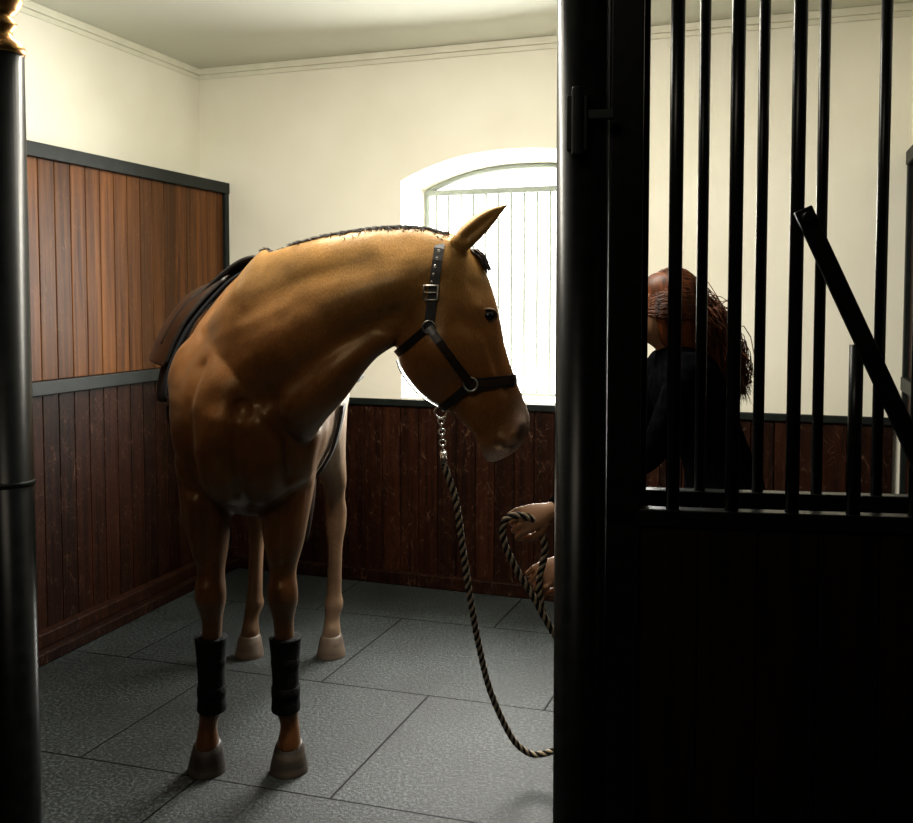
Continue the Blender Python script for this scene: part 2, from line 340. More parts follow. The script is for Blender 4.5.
mb.add(vs, [(0, 1, 2, 3), (4, 7, 6, 5), (0, 4, 5, 1), (1, 5, 6, 2), (2, 6, 7, 3), (3, 7, 4, 0)])
mb.tube([V((.690, 2.07, 1.663)), V((.690, 2.115, 1.663))], .010, 12)
mb.tube([V((.816, 2.06, 1.385)), V((.816, 2.10, 1.385))], .010, 12)
mb.obj('steel_brace_bar', M_black, bevel=.002)

# ------------------------------------------------------------------ horse
horse = empty('horse')
mb = MB()
def hs(Y, cx, top, bot, hw, tp): return (V((cx, Y, (top + bot) / 2)), V((hw, 0, 0)), V((0, 0, (top - bot) / 2)), tp)
mb.loft([hs(3.06, -.635, 1.22, 1.03, .06, .1), hs(3.09, -.638, 1.30, .96, .14, .1), hs(3.17, -.642, 1.40, .88, .20, .15), hs(3.32, -.652, 1.49, .81, .238, .25),
         hs(3.5, -.682, 1.58, .78, .258, .38), hs(3.66, -.705, 1.60, .77, .280, .45), hs(3.85, -.730, 1.545, .76, .312, .22), hs(4.05, -.737, 1.53, .79, .322, .12),
         hs(4.25, -.725, 1.555, .86, .30, .15), hs(4.42, -.712, 1.57, .94, .275, .2), hs(4.58, -.705, 1.52, 1.0, .25, .2), hs(4.70, -.70, 1.42, 1.05, .18, .1), hs(4.75, -.70, 1.3, 1.12, .07, 0)], 36)
nc = [(-.685, 3.62, 1.22), (-.65, 3.40, 1.255), (-.58, 3.22, 1.33), (-.46, 3.10, 1.415), (-.32, 3.05, 1.502), (-.19, 3.03, 1.545), (-.09, 3.03, 1.56), (-.03, 3.03, 1.565)]
nv = [.34, .345, .325, .262, .196, .166, .148, .13]; nl = [.18, .18, .158, .116, .093, .083, .08, .07]
secs = []
for i, c in enumerate(nc):
    c = V(c); t = (V(nc[min(i + 1, 7)]) - V(nc[max(i - 1, 0)])).normalized()
    up = (V((0, 0, 1)) - t * t.z).normalized()
    if i <= 2: up = V((0, 0, 1))
    sd = t.cross(up).normalized(); secs.append((c, sd * nl[i], up * nv[i], .35))
mb.loft(secs, 32)
HY = 3.03
hd = [((-.06, 1.685), (-.13, 1.50), .06), ((.0, 1.69), (-.16, 1.42), .072), ((.055, 1.635), (-.170, 1.365), .084), ((.093, 1.565), (-.163, 1.314), .092), ((.116, 1.495), (-.136, 1.266), .092),
      ((.132, 1.42), (-.092, 1.22), .078), ((.149, 1.345), (-.026, 1.178), .058), ((.170, 1.28), (.026, 1.136), .049), ((.192, 1.222), (.055, 1.096), .046),
      ((.211, 1.172), (.069, 1.060), .052), ((.212, 1.128), (.084, 1.036), .051), ((.190, 1.088), (.104, 1.030), .038), ((.168, 1.064), (.122, 1.040), .015)]
secs = []
for i, ((tx, tz), (bx, bz), hw) in enumerate(hd):
    yo = -.025 * max(0, i - 3) / 9
    T = V((tx, HY + yo, tz)); B = V((bx, HY + yo, bz)); secs.append(((T + B) / 2, V((0, hw, 0)), (T - B) / 2, .28))
mb.loft(secs, 32)
for sy in (-1, 1):
    base = V((.0, HY + sy * .045, 1.65)); tip = V((.142, HY - .085, 1.768)) if sy < 0 else V((.112, HY + .085, 1.778))
    ax = (tip - base); s1 = ax.normalized().cross(V((0, 1, 0))).normalized(); s2 = V((0, 1, 0))
    mb.loft([(base + ax * k + s1 * bow, s2 * w2, s1 * w1, 0) for k, w1, w2, bow in ((0, .028, .024, 0), (.25, .032, .024, .002), (.5, .029, .02, .004), (.75, .019, .013, .004), (.93, .008, .006, 0), (1, .003, .003, -.002))], 14)
def leg(secs, n=20): mb.loft([(V((x, y, z)), V((rx, 0, 0)), V((0, ry, 0)), 0) for (x, y, z, rx, ry) in secs], n)
for (xt, xk, xf, xh) in ((-.79, -.778, -.787, -.797), (-.545, -.55, -.546, -.535)):
    s_ = -1 if xt < -.66 else 1
    leg([(xt - s_ * .02, 3.42, 1.22, .10, .16), (xt - s_ * .005, 3.36, 1.05, .105, .15), (xt, 3.32, .92, .093, .13), (xt, 3.295, .82, .078, .10), (xt + (xk - xt) * .5, 3.29, .72, .060, .078), (xk, 3.285, .645, .043, .056),
         (xk, 3.275, .59, .048, .053), (xk, 3.275, .55, .048, .052), (xk, 3.285, .50, .036, .044), (xk, 3.29, .46, .032, .040), (xf, 3.30, .36, .0305, .040), (xf, 3.305, .24, .032, .042), (xf, 3.305, .195, .038, .045),
         (xh, 3.295, .145, .030, .034), (xh, 3.285, .10, .036, .04), (xh, 3.28, .07, .04, .044)])
for (xt, xk, xh) in ((-.83, -.865, -.876), (-.575, -.525, -.530)):
    leg([(xt, 4.48, 1.38, .10, .17), (xt, 4.45, 1.22, .125, .22), (xt, 4.38, 1.08, .12, .20), (xt + (xk - xt) * .3, 4.35, .96, .10, .155), (xt + (xk - xt) * .6, 4.38, .84, .078, .115), (xk, 4.44, .74, .056, .08),
         (xk, 4.50, .65, .043, .062), (xk, 4.525, .585, .047, .066), (xk, 4.51, .52, .044, .056), (xk, 4.485, .44, .033, .043), (xk, 4.46, .33, .031, .04), (xk, 4.44, .24, .033, .042),
         (xk, 4.43, .20, .041, .046), (xh, 4.41, .15, .032, .036), (xh, 4.39, .105, .038, .042), (xh, 4.385, .07, .042, .046)])
    mb.loft([(V((xk, 4.56, .69)), V((.012, 0, 0)), V((0, .012, 0)), 0), (V((xk, 4.575, .63)), V((.022, 0, 0)), V((0, .024, 0)), 0), (V((xk, 4.55, .57)), V((.024, 0, 0)), V((0, .024, 0)), 0)], 12)
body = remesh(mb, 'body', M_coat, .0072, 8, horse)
me = body.data
nvx = len(me.vertices); co = np.empty(nvx * 3); me.vertices.foreach_get('co', co); co = co.reshape(-1, 3)
def normals():
    a = np.empty(nvx * 3); me.vertices.foreach_get('normal', a); return a.reshape(-1, 3)
def seg_d(p, a, b_):
    a = np.array(a); b_ = np.array(b_); ab = b_ - a; t = np.clip(((p - a) @ ab) / (ab @ ab + 1e-9), 0, 1)
    return np.linalg.norm(p - (a + t[:, None] * ab), axis=1)
def brush(a, b_, r, amp):
    global co
    nr = normals(); d = seg_d(co, a, b_); co = co + nr * (amp * np.exp(-(d / r) ** 2))[:, None]
    me.vertices.foreach_set('co', co.ravel()); me.update()
def build_bvh():
    bm = bmesh.new(); bm.from_mesh(me); t = BVHTree.FromBMesh(bm); bm.free(); return t
bv0 = build_bvh()
def fs_(x, z):
    h = bv0.ray_cast(V((x, 2.0, z)), V((0, 1, 0)))[0]; return tuple(h) if h else (x, 3.05, z)
def fbp(path, r, amp, n=4):
    pts = []
    for a, b_ in zip(path[:-1], path[1:]):
        for k in range(n): pts.append(fs_(a[0] + (b_[0] - a[0]) * k / n, a[1] + (b_[1] - a[1]) * k / n))
    pts.append(fs_(*path[-1]))
    global co
    nr = normals(); d = np.full(nvx, 9.0)
    for p, q in zip(pts[:-1], pts[1:]): d = np.minimum(d, seg_d(co, p, q))
    co = co + nr * (amp * np.exp(-(d / r) ** 2))[:, None]; me.vertices.foreach_set('co', co.ravel()); me.update()
def fb(a, b_, r, amp, n=4): fbp([a, b_], r, amp, n)
# chest
fbp([(-.585, 1.14), (-.555, 1.04), (-.565, .92)], .055, .026); fbp([(-.695, 1.14), (-.73, 1.04), (-.72, .92)], .055, .026)
fbp([(-.635, 1.20), (-.642, 1.05), (-.645, .84)], .022, -.028)
fbp([(-.77, 1.30), (-.80, 1.18), (-.79, 1.0)], .032, -.014); fbp([(-.86, 1.30), (-.865, 1.14), (-.84, 1.0)], .06, .022)
fbp([(-.70, 1.30), (-.755, 1.20)], .06, .008)
fbp([(-.53, 1.20), (-.50, 1.10), (-.50, .97)], .028, -.018); fbp([(-.455, 1.20), (-.45, 1.08), (-.48, .96)], .055, .024)
fbp([(-.66, .83), (-.75, .89), (-.85, .93)], .024, -.008); fbp([(-.63, .83), (-.54, .89), (-.45, .93)], .024, -.008)
brush((-.47, 3.25, 1.28), (-.455, 3.27, 1.08), .09, .020)
brush((-.87, 3.38, 1.42), (-.88, 3.34, 1.25), .10, .022)
# neck
fbp([(-.17, 1.46), (-.34, 1.37), (-.50, 1.26), (-.61, 1.18)], .036, -.018)
fbp([(-.18, 1.53), (-.36, 1.46), (-.54, 1.36), (-.68, 1.24)], .060, .012)
fbp([(-.20, 1.39), (-.34, 1.30), (-.47, 1.19)], .036, .012)
fbp([(-.26, 1.60), (-.44, 1.56), (-.62, 1.46)], .035, -.005)
fbp([(-.66, 1.52), (-.80, 1.40), (-.87, 1.25)], .05, .008)
for k in range(4): fbp([(-.175 - .028 * k, 1.395 + .010 * k), (-.20 - .03 * k, 1.43), (-.21 - .034 * k, 1.47)], .009, -.0035)
fbp([(-.76, .98), (-.80, .90), (-.785, .82), (-.80, .74)], .007, .0022); fbp([(-.52, .98), (-.56, .90), (-.545, .80), (-.56, .72)], .007, .0022)
for x in (-.79, -.548):
    fb((x - .02, .88), (x - .012, .70), .025, .012); fb((x + .025, .88), (x + .012, .68), .014, -.008); brush((x, 3.22, .60), (x, 3.22, .56), .02, .008)
    brush((x - .03, 3.28, .60), (x - .03, 3.28, .55), .015, .004); brush((x, 3.24, .50), (x, 3.24, .48), .015, -.004)
# head
for sy in (-1, 1):
    brush((-.07, HY + sy * .1, 1.36), (-.04, HY + sy * .1, 1.32), .055, .018)
    brush((-.135, HY + sy * .08, 1.30), (-.06, HY + sy * .09, 1.235), .02, .008)
    brush((.0, HY + sy * .09, 1.26), (.04, HY + sy * .07, 1.235), .03, -.014)
    brush((.065, HY + sy * .09, 1.41), (.105, HY + sy * .065, 1.29), .012, .015)
    brush((.105, HY + sy * .07, 1.35), (.145, HY + sy * .055, 1.24), .014, -.008)
    brush((.07, HY + sy * .085, 1.487), (.108, HY + sy * .08, 1.478), .017, .016)
    brush((.055, HY + sy * .08, 1.55), (.075, HY + sy * .08, 1.535), .02, -.014)
    brush((.02, HY + sy * .09, 1.44), (.06, HY + sy * .09, 1.415), .025, -.009)
    brush((.195, HY - .02 + sy * .05, 1.155), (.178, HY - .02 + sy * .055, 1.118), .018, .012)
    brush((.192, HY - .02 + sy * .05, 1.14), (.182, HY - .02 + sy * .06, 1.115), .0085, -.024)
    brush((.165, HY - .02 + sy * .04, 1.080), (.10, HY - .02 + sy * .05, 1.092), .006, -.013)
    brush((.15, HY - .02 + sy * .05, 1.09), (.12, HY - .02 + sy * .05, 1.11), .012, .004)
    brush((.03, HY + sy * .075, 1.675), (.11, HY + sy * .10, 1.742), .012, -.013)
nr = normals(); dsp = np.array([mnoise.noise(V(p) * 9) * .0025 + mnoise.noise(V(p) * 22) * .0008 for p in co])
dsp *= np.clip((co[:, 2] - .45) / .3, .25, 1)
co = co + nr * dsp[:, None]; me.vertices.foreach_set('co', co.ravel()); me.update()
# coat colour, with some light and shade painted into it
def mixc(col, tgt, w): return col * (1 - w[:, None]) + np.array(tgt) * w[:, None]
col = np.tile(np.array([.170, .062, .014]), (nvx, 1))
X, Y, Z = co[:, 0], co[:, 1], co[:, 2]
sg = lambda x: 1 / (1 + np.exp(-x))
col = mixc(col, (.30, .155, .040), sg((Z - 1.52) / .05) * sg((3.35 - Y) / .1) * .9)  # painted highlight: top of the neck brightened as if lit from above
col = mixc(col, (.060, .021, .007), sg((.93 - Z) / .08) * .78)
col = mixc(col, (.085, .030, .009), sg((1.30 - Z) / .1) * sg((3.4 - Y) / .1) * sg((-.35 - X) / .06) * .7)  # painted shade: chest and lower neck darkened in the vertex colour
col = mixc(col, (.15, .085, .050), sg((Y - 3.95) / .12) * sg((.95 - Z) / .08) * .85)
col = mixc(col, (.50, .43, .35), sg((Y - 3.72) / .06) * sg((4.28 - Y) / .05) * sg((1.30 - Z) / .05) * sg((X + .62) / .04) * .9)  # flank paled to stand in for window light falling on it
col = mixc(col, (.015, .007, .004), np.exp(-(seg_d(co, (-.12, HY, 1.725), (-.47, 3.10, 1.70)) / .03) ** 2) * .6)
col = mixc(col, (.045, .02, .010), np.exp(-(seg_d(co, (.19, HY, 1.20), (.13, HY, 1.06)) / .075) ** 2) * .85)
col = mixc(col, (.50, .41, .36), np.exp(-(seg_d(co, (.178, HY - .05, 1.072), (.10, HY - .05, 1.032)) / .030) ** 2) * .9)
col = mixc(col, (.48, .38, .33), np.exp(-(seg_d(co, (.222, HY - .05, 1.21), (.212, HY - .06, 1.16)) / .034) ** 2) * .85)
for sy in (-1, 1):
    yy = HY - .02
    col = mixc(col, (.003, .002, .002), np.exp(-(seg_d(co, (.190, yy + sy * .04, 1.137), (.182, yy + sy * .05, 1.115)) / .014) ** 2))
    col = mixc(col, (.01, .005, .003), np.exp(-(seg_d(co, (.168, yy + sy * .04, 1.080), (.10, yy + sy * .05, 1.092)) / .006) ** 2) * .9)
    col = mixc(col, (.015, .007, .004), np.exp(-(seg_d(co, (.08, HY + sy * .09, 1.456), (.10, HY + sy * .09, 1.452)) / .024) ** 2) * .85)
    col = mixc(col, (.02, .01, .006), np.exp(-(seg_d(co, (.04, HY + sy * .08, 1.67), (.11, HY + sy * .11, 1.735)) / .010) ** 2) * .7)
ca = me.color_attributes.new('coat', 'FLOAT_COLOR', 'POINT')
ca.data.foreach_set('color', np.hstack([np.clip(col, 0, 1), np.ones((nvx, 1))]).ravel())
bvh = build_bvh()
for i, sy in enumerate((-1, 1)):
    hit = bvh.ray_cast(V((.092, HY + sy * .4, 1.455)), V((0, -sy, 0)))[0]
    m2 = MB(); c = hit + V((0, -sy * .008, 0))
    m2.loft([(c + V((x, 0, 0)), V((0, rr, 0)), V((0, 0, rr * .85)), 0) for x, rr in [(.020 * math.cos(a), .020 * math.sin(a)) for a in [.05, .4, .8, 1.2, 1.57, 1.95, 2.35, 2.75, 3.09]]], 16)
    m2.obj('eye_%d' % (i + 1), M_eye, smooth=True, parent=horse)
    m2 = MB(); m2.tube([hit + V((.022 * math.cos(a), sy * .002, .0165 * math.sin(a) + .002)) for a in [math.pi * k / 9 for k in range(-1, 11)]], .0045, 8)
    m2.tube([hit + V((.021 * math.cos(a), sy * .001, .0165 * math.sin(a))) for a in [-math.pi * k / 9 for k in range(0, 10)]], .003, 8)
    o = m2.obj('eyelid_%d' % (i + 1), M_coat, smooth=True, parent=horse)
    c_ = o.data.color_attributes.new('coat', 'FLOAT_COLOR', 'POINT'); c_.data.foreach_set('color', [.035, .015, .007, 1] * len(o.data.vertices))
for i, (x, y, mt) in enumerate(((-.797, 3.272, M_hoof), (-.535, 3.272, M_hoof), (-.876, 4.36, M_hoofp), (-.530, 4.36, M_hoofp))):
    m2 = MB()
    m2.loft([(V((x, y, 0)), V((.061, 0, 0)), V((0, .066, 0)), 0), (V((x, y + .002, .012)), V((.060, 0, 0)), V((0, .065, 0)), 0), (V((x, y + .008, .05)), V((.052, 0, 0)), V((0, .056, 0)), 0),
             (V((x, y + .014, .075)), V((.046, 0, 0)), V((0, .050, .006)), 0), (V((x, y + .016, .086)), V((.040, 0, 0)), V((0, .044, .006)), 0)], 24)
    m2.obj('hoof_%d' % (i + 1), mt, smooth=True, parent=horse)
m2 = MB(); crest = [V((-.60, 3.25, 0)), V((-.46, 3.10, 0)), V((-.32, 3.05, 0)), V((-.19, 3.03, 0)), V((-.09, 3.03, 0)), V((-.02, 3.03, 0))]
def lerp_path(ps, k):
    k *= len(ps) - 1; i = min(int(k), len(ps) - 2); return ps[i].lerp(ps[i + 1], k - i)
for j in range(1800):
    p = lerp_path(crest, random.random()); q = V((p.x, p.y + random.gauss(0, .009), 2.2)); h = bvh.ray_cast(q, V((0, 0, -1)))[0]
    if h is None: continue
    d = V((random.gauss(-.35, .15), random.gauss(-.2, .3), 1)).normalized() * random.uniform(.005, .012)
    m2.tube([h - d * .3, h + d * .5, h + d + V((-.006, random.gauss(0, .003), -.002))], [.0018, .0014, .0004], 4)
for j in range(45):
    s0 = V((.045 + random.gauss(0, .008), HY + random.gauss(0, .012), 1.645)); e = V((.086 + random.gauss(0, .006), HY + random.gauss(-.01, .02), 1.585 + random.gauss(0, .012)))
    m2.tube([s0, (s0 + e) / 2 + V((.010, 0, .008)), e + V((.006, 0, 0))], [.003, .0025, .0006], 5)
m2.obj('mane', M_mane, smooth=True, parent=horse)
m2 = MB()
m2.loft([(V((-.70, 4.72, 1.44)), V((.03, 0, 0)), V((0, .02, .02)), 0), (V((-.70, 4.79, 1.40)), V((.04, 0, 0)), V((0, .03, .02)), 0), (V((-.70, 4.83, 1.25)), V((.05, 0, 0)), V((0, .045, 0)), 0),
         (V((-.70, 4.84, .95)), V((.06, 0, 0)), V((0, .05, 0)), 0), (V((-.70, 4.83, .6)), V((.045, 0, 0)), V((0, .04, 0)), 0), (V((-.70, 4.82, .38)), V((.012, 0, 0)), V((0, .012, 0)), 0)], 20)
m2.obj('tail', M_mane, smooth=True, parent=horse)

# ------------------------------------------------------------------ halter
halter = empty('halter')
def ribbon(m2, pts, nrm, wid, w, th, mi=0):
    vs = []; n_ = len(pts)
    for p, n1, wd in zip(pts, nrm, wid):
        for (a, c) in ((-1, 0), (1, 0), (1, 1), (-1, 1)): vs.append(p + wd * a * w / 2 + n1 * c * th)
    fs = []
    for i in range(n_ - 1):
        for k in range(4): fs.append((i * 4 + k, i * 4 + (k + 1) % 4, (i + 1) * 4 + (k + 1) % 4, (i + 1) * 4 + k))
    fs.append((0, 1, 2, 3)); fs.append(tuple((n_ - 1) * 4 + k for k in (3, 2, 1, 0)))
    m2.add(vs, fs, mi)
def half_loop(m2, c, d, w=.022, th=.004, n=26, off=.003, inlay=False):
    c = V(c); d = V(d).normalized(); yv = V((0, -1, 0)); axis = yv.cross(d).normalized(); pts = []; nr = []
    for i in range(n + 1):
        a = math.pi * i / n; dr = yv * math.cos(a) + d * math.sin(a)
        h = bvh.ray_cast(c, dr)[0]
        if h is None: continue
        pts.append(h + dr * off); nr.append(dr)
    for _ in range(2): pts = [pts[0]] + [(pts[i - 1] + pts[i] * 2 + pts[i + 1]) / 4 for i in range(1, len(pts) - 1)] + [pts[-1]]
    pts = [p + n_ * .002 for p, n_ in zip(pts, nr)]
    ribbon(m2, pts, nr, [axis] * len(pts), w, th)
    if inlay: ribbon(m2, [p + n_ * th for p, n_ in zip(pts, nr)], nr, [axis] * len(pts), w * .45, .0015, 1)
def side_path(m2, xz, sy, w=.022, th=.004, off=.003):
    pts = []; pp = []
    for i in range(len(xz) - 1):
        for k in range(8): pp.append((xz[i][0] + (xz[i + 1][0] - xz[i][0]) * k / 8, xz[i][1] + (xz[i + 1][1] - xz[i][1]) * k / 8))
    pp.append(xz[-1])
    for (x, z) in pp:
        h = bvh.ray_cast(V((x, HY + sy * .4, z)), V((0, -sy, 0)))[0]
        if h: pts.append(h + V((0, sy * (off + .003), 0)))
    nr = [V((0, sy, 0))] * len(pts); t = (pts[-1] - pts[0]).normalized(); wd = [t.cross(V((0, 1, 0))).normalized()] * len(pts)
    ribbon(m2, pts, nr, wd, w, th)
    ribbon(m2, [p + V((0, sy * th, 0)) for p in pts], nr, wd, w * .45, .0015, 1)
m2 = MB(); K = (-.078, HY, 1.425); R2 = (.040, HY, 1.262)
half_loop(m2, K, (.13, 0, 1), .028)
half_loop(m2, K, (-.10, 0, -.085), .022)
half_loop(m2, R2, (1, 0, .06), .034, inlay=True)
half_loop(m2, R2, (-.7, 0, -.62), .024)
for sy in (-1, 1): side_path(m2, [(K[0], K[2]), (R2[0], R2[2])], sy, .024)
pts = []
for k in range(13):
    q = V((-.165, HY, 1.335)).lerp(V((-.035, HY, 1.20)), k / 12); h, n_, _, _ = bvh.ray_cast(q + V((-.2, 0, -.2)), V((1, 0, 1)).normalized())
    if h: pts.append(h + V((-.004, 0, -.004)))
ribbon(m2, pts, [V((-.7, 0, -.7))] * len(pts), [V((0, 1, 0))] * len(pts), .02, .004)
m2.obj('straps', [M_leather, M_brownleather], parent=halter)
m2 = MB()
def ring(m2, c, r, nrm, tr=.003):
    n_ = V(nrm).normalized(); u = n_.orthogonal().normalized(); w = n_.cross(u)
    m2.tube([V(c) + u * math.cos(a) * r + w * math.sin(a) * r for a in [2 * math.pi * k / 20 for k in range(20)]], tr, 8, closed=True)
for sy in (-1, 1):
    for (x, z, r_) in ((K[0], K[2], .017), (R2[0], R2[2], .019)):
        h = bvh.ray_cast(V((x, HY + sy * .4, z)), V((0, -sy, 0)))[0]; ring(m2, h + V((0, sy * .011, 0)), r_, (0, 1, 0))
    h = bvh.ray_cast(V((-.072, HY + sy * .4, 1.52)), V((0, -sy, 0)))[0] + V((0, sy * .013, 0))
    m2.tube([h + V((x, 0, z)) for x, z in ((-.019, -.02), (.019, -.02), (.019, .02), (-.019, .02))], .0032, 8, closed=True)
    m2.tube([h + V((-.019, 0, 0)), h + V((.019, 0, 0))], .0028, 8)
    for q in range(5):
        z = 1.55 + .022 * q; hh = bvh.ray_cast(V((-.070 + .005 * q, HY + sy * .4, z)), V((0, -sy, 0)))[0]; ring(m2, hh + V((0, sy * .0095, 0)), .003, (0, 1, 0), .001)
CR = V((-.045, HY, 1.175)); ring(m2, CR, .018, (0, 1, .2)); m2.obj('rings_and_buckles', M_steel, smooth=True, parent=halter)

# ------------------------------------------------------------------ lead rope
rope = empty('lead_rope')
m2 = MB(); a = CR + V((0, -.005, -.018)); b_ = V((-.0375, 3.0, 1.05))
for k in range(7):
    p = a.lerp(b_, (k + .5) / 7); ring(m2, p, .0095, (1, 0, 0) if k % 2 else (0, 1, 0), .0022)
m2.tube([b_ + V((0, 0, .012)), b_ + V((0, 0, -.03))], .009, 10)
m2.obj('snap_chain', M_steel, smooth=True, parent=rope)
rp = [(-.0375, 3.0, 1.03), (-.003, 3.0, .928), (.018, 3.02, .78), (.041, 3.05, .619), (.07, 3.1, .45), (.105, 3.15, .30), (.165, 3.20, .15), (.21, 3.22, .09), (.255, 3.22, .075), (.32, 3.20, .11), (.39, 3.12, .25), (.35, 3.0, .43),
      (.277, 2.95, .55), (.215, 2.93, .665), (.165, 2.92, .75), (.132, 2.91, .83), (.135, 2.90, .885), (.17, 2.90, .90), (.22, 2.91, .88), (.25, 2.93, .80), (.235, 2.94, .70), (.25, 2.95, .60), (.30, 2.97, .52)]
rp = [V(p) for p in rp]; dense = []
for i in range(len(rp) - 1):
    p0, p1, p2, p3 = rp[max(i - 1, 0)], rp[i], rp[i + 1], rp[min(i + 2, len(rp) - 1)]
    ns = max(4, int((p2 - p1).length / .005))
    for k in range(ns):
        t = k / ns; dense.append(.5 * ((2 * p1) + (-p0 + p2) * t + (2 * p0 - 5 * p1 + 4 * p2 - p3) * t * t + (-p0 + 3 * p1 - 3 * p2 + p3) * t ** 3))
u = V((0, 1, 0)); s_len = 0; st = [[], [], [], []]
for i, p in enumerate(dense):
    t = (dense[min(i + 1, len(dense) - 1)] - dense[max(i - 1, 0)]).normalized(); u = (u - t * u.dot(t)).normalized(); w = t.cross(u)
    if i: s_len += (p - dense[i - 1]).length
    for q in range(4):
        ph = 2 * math.pi * s_len / .055 + q * math.pi / 2; st[q].append(p + (u * math.cos(ph) + w * math.sin(ph)) * .0052)
for q in range(4):
    m2 = MB(); m2.tube(st[q], .0052, 7); m2.obj('strand_%d' % (q + 1), M_ropetan if q % 2 else M_ropeblk, smooth=True, parent=rope)

# ------------------------------------------------------------------ leg wraps
for x in (-.785, -.5475):
    bt = empty('leg_wrap'); m2 = MB()
    m2.loft([(V((x, 3.30, z)), V((rx, 0, 0)), V((0, ry, 0)), 0) for z, rx, ry in ((.185, .030, .036), (.187, .044, .052), (.20, .046, .055), (.26, .042, .052), (.34, .044, .053), (.41, .050, .058), (.425, .050, .058), (.43, .030, .036))], 24)
    m2.obj('shell', M_boot, smooth=True, parent=bt); m2 = MB()
    for z in (.25, .35):
        m2.loft([(V((x, 3.30, z + dz)), V((rr, 0, 0)), V((0, rr + .0095, 0)), 0) for dz, rr in ((-.018, .040), (-.016, .0452), (.016, .0452), (.018, .040))], 24, 2)
    m2.obj('straps', M_boot, smooth=True, parent=bt)

# ------------------------------------------------------------------ saddle
saddle = empty('saddle')
def spine(y): return -.705 - .03 * min(1, max(0, (y - 3.66) / .35))
def wrap(name, mat, y0f, y1f, a0, a1, offf, nu=18, nvv=36, thick=.012):
    m2 = MB(); vs = []
    for j in range(nvv + 1):
        a = a0 + (a1 - a0) * j / nvv
        for i in range(nu + 1):
            k = i / nu; y = y0f(a) + (y1f(a) - y0f(a)) * k; dr = V((math.sin(a), 0, math.cos(a))); c = V((spine(y), y, 1.22))
            h = bvh.ray_cast(c, dr)[0]; rad = (h - c).length if h else .33
            vs.append(c + dr * (rad + offf(k, a)))
    fs = [(j * (nu + 1) + i, j * (nu + 1) + i + 1, (j + 1) * (nu + 1) + i + 1, (j + 1) * (nu + 1) + i) for j in range(nvv) for i in range(nu)]
    m2.add(vs, fs); o = m2.obj(name, mat, smooth=True, parent=saddle)
    s_ = o.modifiers.new('sol', 'SOLIDIFY'); s_.thickness = thick; s_.offset = 1
    su = o.modifiers.new('sub', 'SUBSURF'); su.levels = 1; su.render_levels = 1
    return o
rad = math.radians
wrap('pad', M_pad, lambda a: 3.70 - .06 * abs(a), lambda a: 4.24, -rad(104), rad(96), lambda k, a: .010 + .010 * abs(a) + (.062 if a < 0 else .012) * k * min(1, abs(a)), thick=.014)
def fy(a): return 3.72 - .07 * math.sin(min(1.57, abs(a) * 1.1))
def fo(a): return .032 + .014 * min(1, abs(a) / .9)
for nm, a0, a1 in (('flap_1', -rad(82), -rad(14)), ('flap_2', rad(14), rad(80))):
    wrap(nm, M_brownleather, fy, lambda a: 4.06 - .06 * abs(a), a0, a1, lambda k, a: fo(a) + .066 * math.sin(min(1, k * 1.2) * 1.57) * min(1, abs(a) / .7) * (1 if a < 0 else .25), nvv=18, thick=.008)
wrap('seat', M_leather, lambda a: 3.73 + .04 * abs(a), lambda a: 4.17 - .08 * abs(a), -rad(40), rad(40), lambda k, a: (.040 + .15 * (k - .45) ** 2 + .012 * (k < .12)) * (1 - .15 * abs(a)) + (.05 * k * abs(a) if a < 0 else 0), thick=.018)
m2 = MB()
for sx in (-1, 1):
    ps = []; pb = []
    for q in range(25):
        a = sx * (rad(16) + rad(64) * q / 24); y = fy(a) - .004; dr = V((math.sin(a), 0, math.cos(a))); c = V((spine(y), y, 1.22)); h = bvh.ray_cast(c, dr)[0]
        ps.append(h + dr * (.003 + fo(a)))
    m2.tube(ps, .007, 8)
    for q in range(25):
        a = sx * (rad(25) + rad(45) * q / 24); y = fy(a) + .09; dr = V((math.sin(a), 0, math.cos(a))); c = V((spine(y), y, 1.22)); h = bvh.ray_cast(c, dr)[0]
        k_ = .09 / (4.06 - .06 * abs(a) - fy(a)); pb.append(h + dr * (.006 + fo(a) + .066 * math.sin(min(1, k_ * 1.2) * 1.57) * min(1, abs(a) / .7) * (1 if a < 0 else .25)))
    m2.tube(pb, .006, 8)
m2.obj('welt', M_leather, smooth=True, parent=saddle)
m2 = MB(); pts = []
for i in range(41):
    a = rad(95) + rad(170) * i / 40; dr = V((math.sin(a), 0, math.cos(a))); c = V((spine(3.78), 3.78, 1.15)); h = bvh.ray_cast(c, dr)[0]
    pts.append((h + dr * .006, dr))
ribbon(m2, [p for p, _ in pts], [d for _, d in pts], [V((0, 1, 0))] * len(pts), .08, .012); m2.obj('girth', M_leather, parent=saddle)

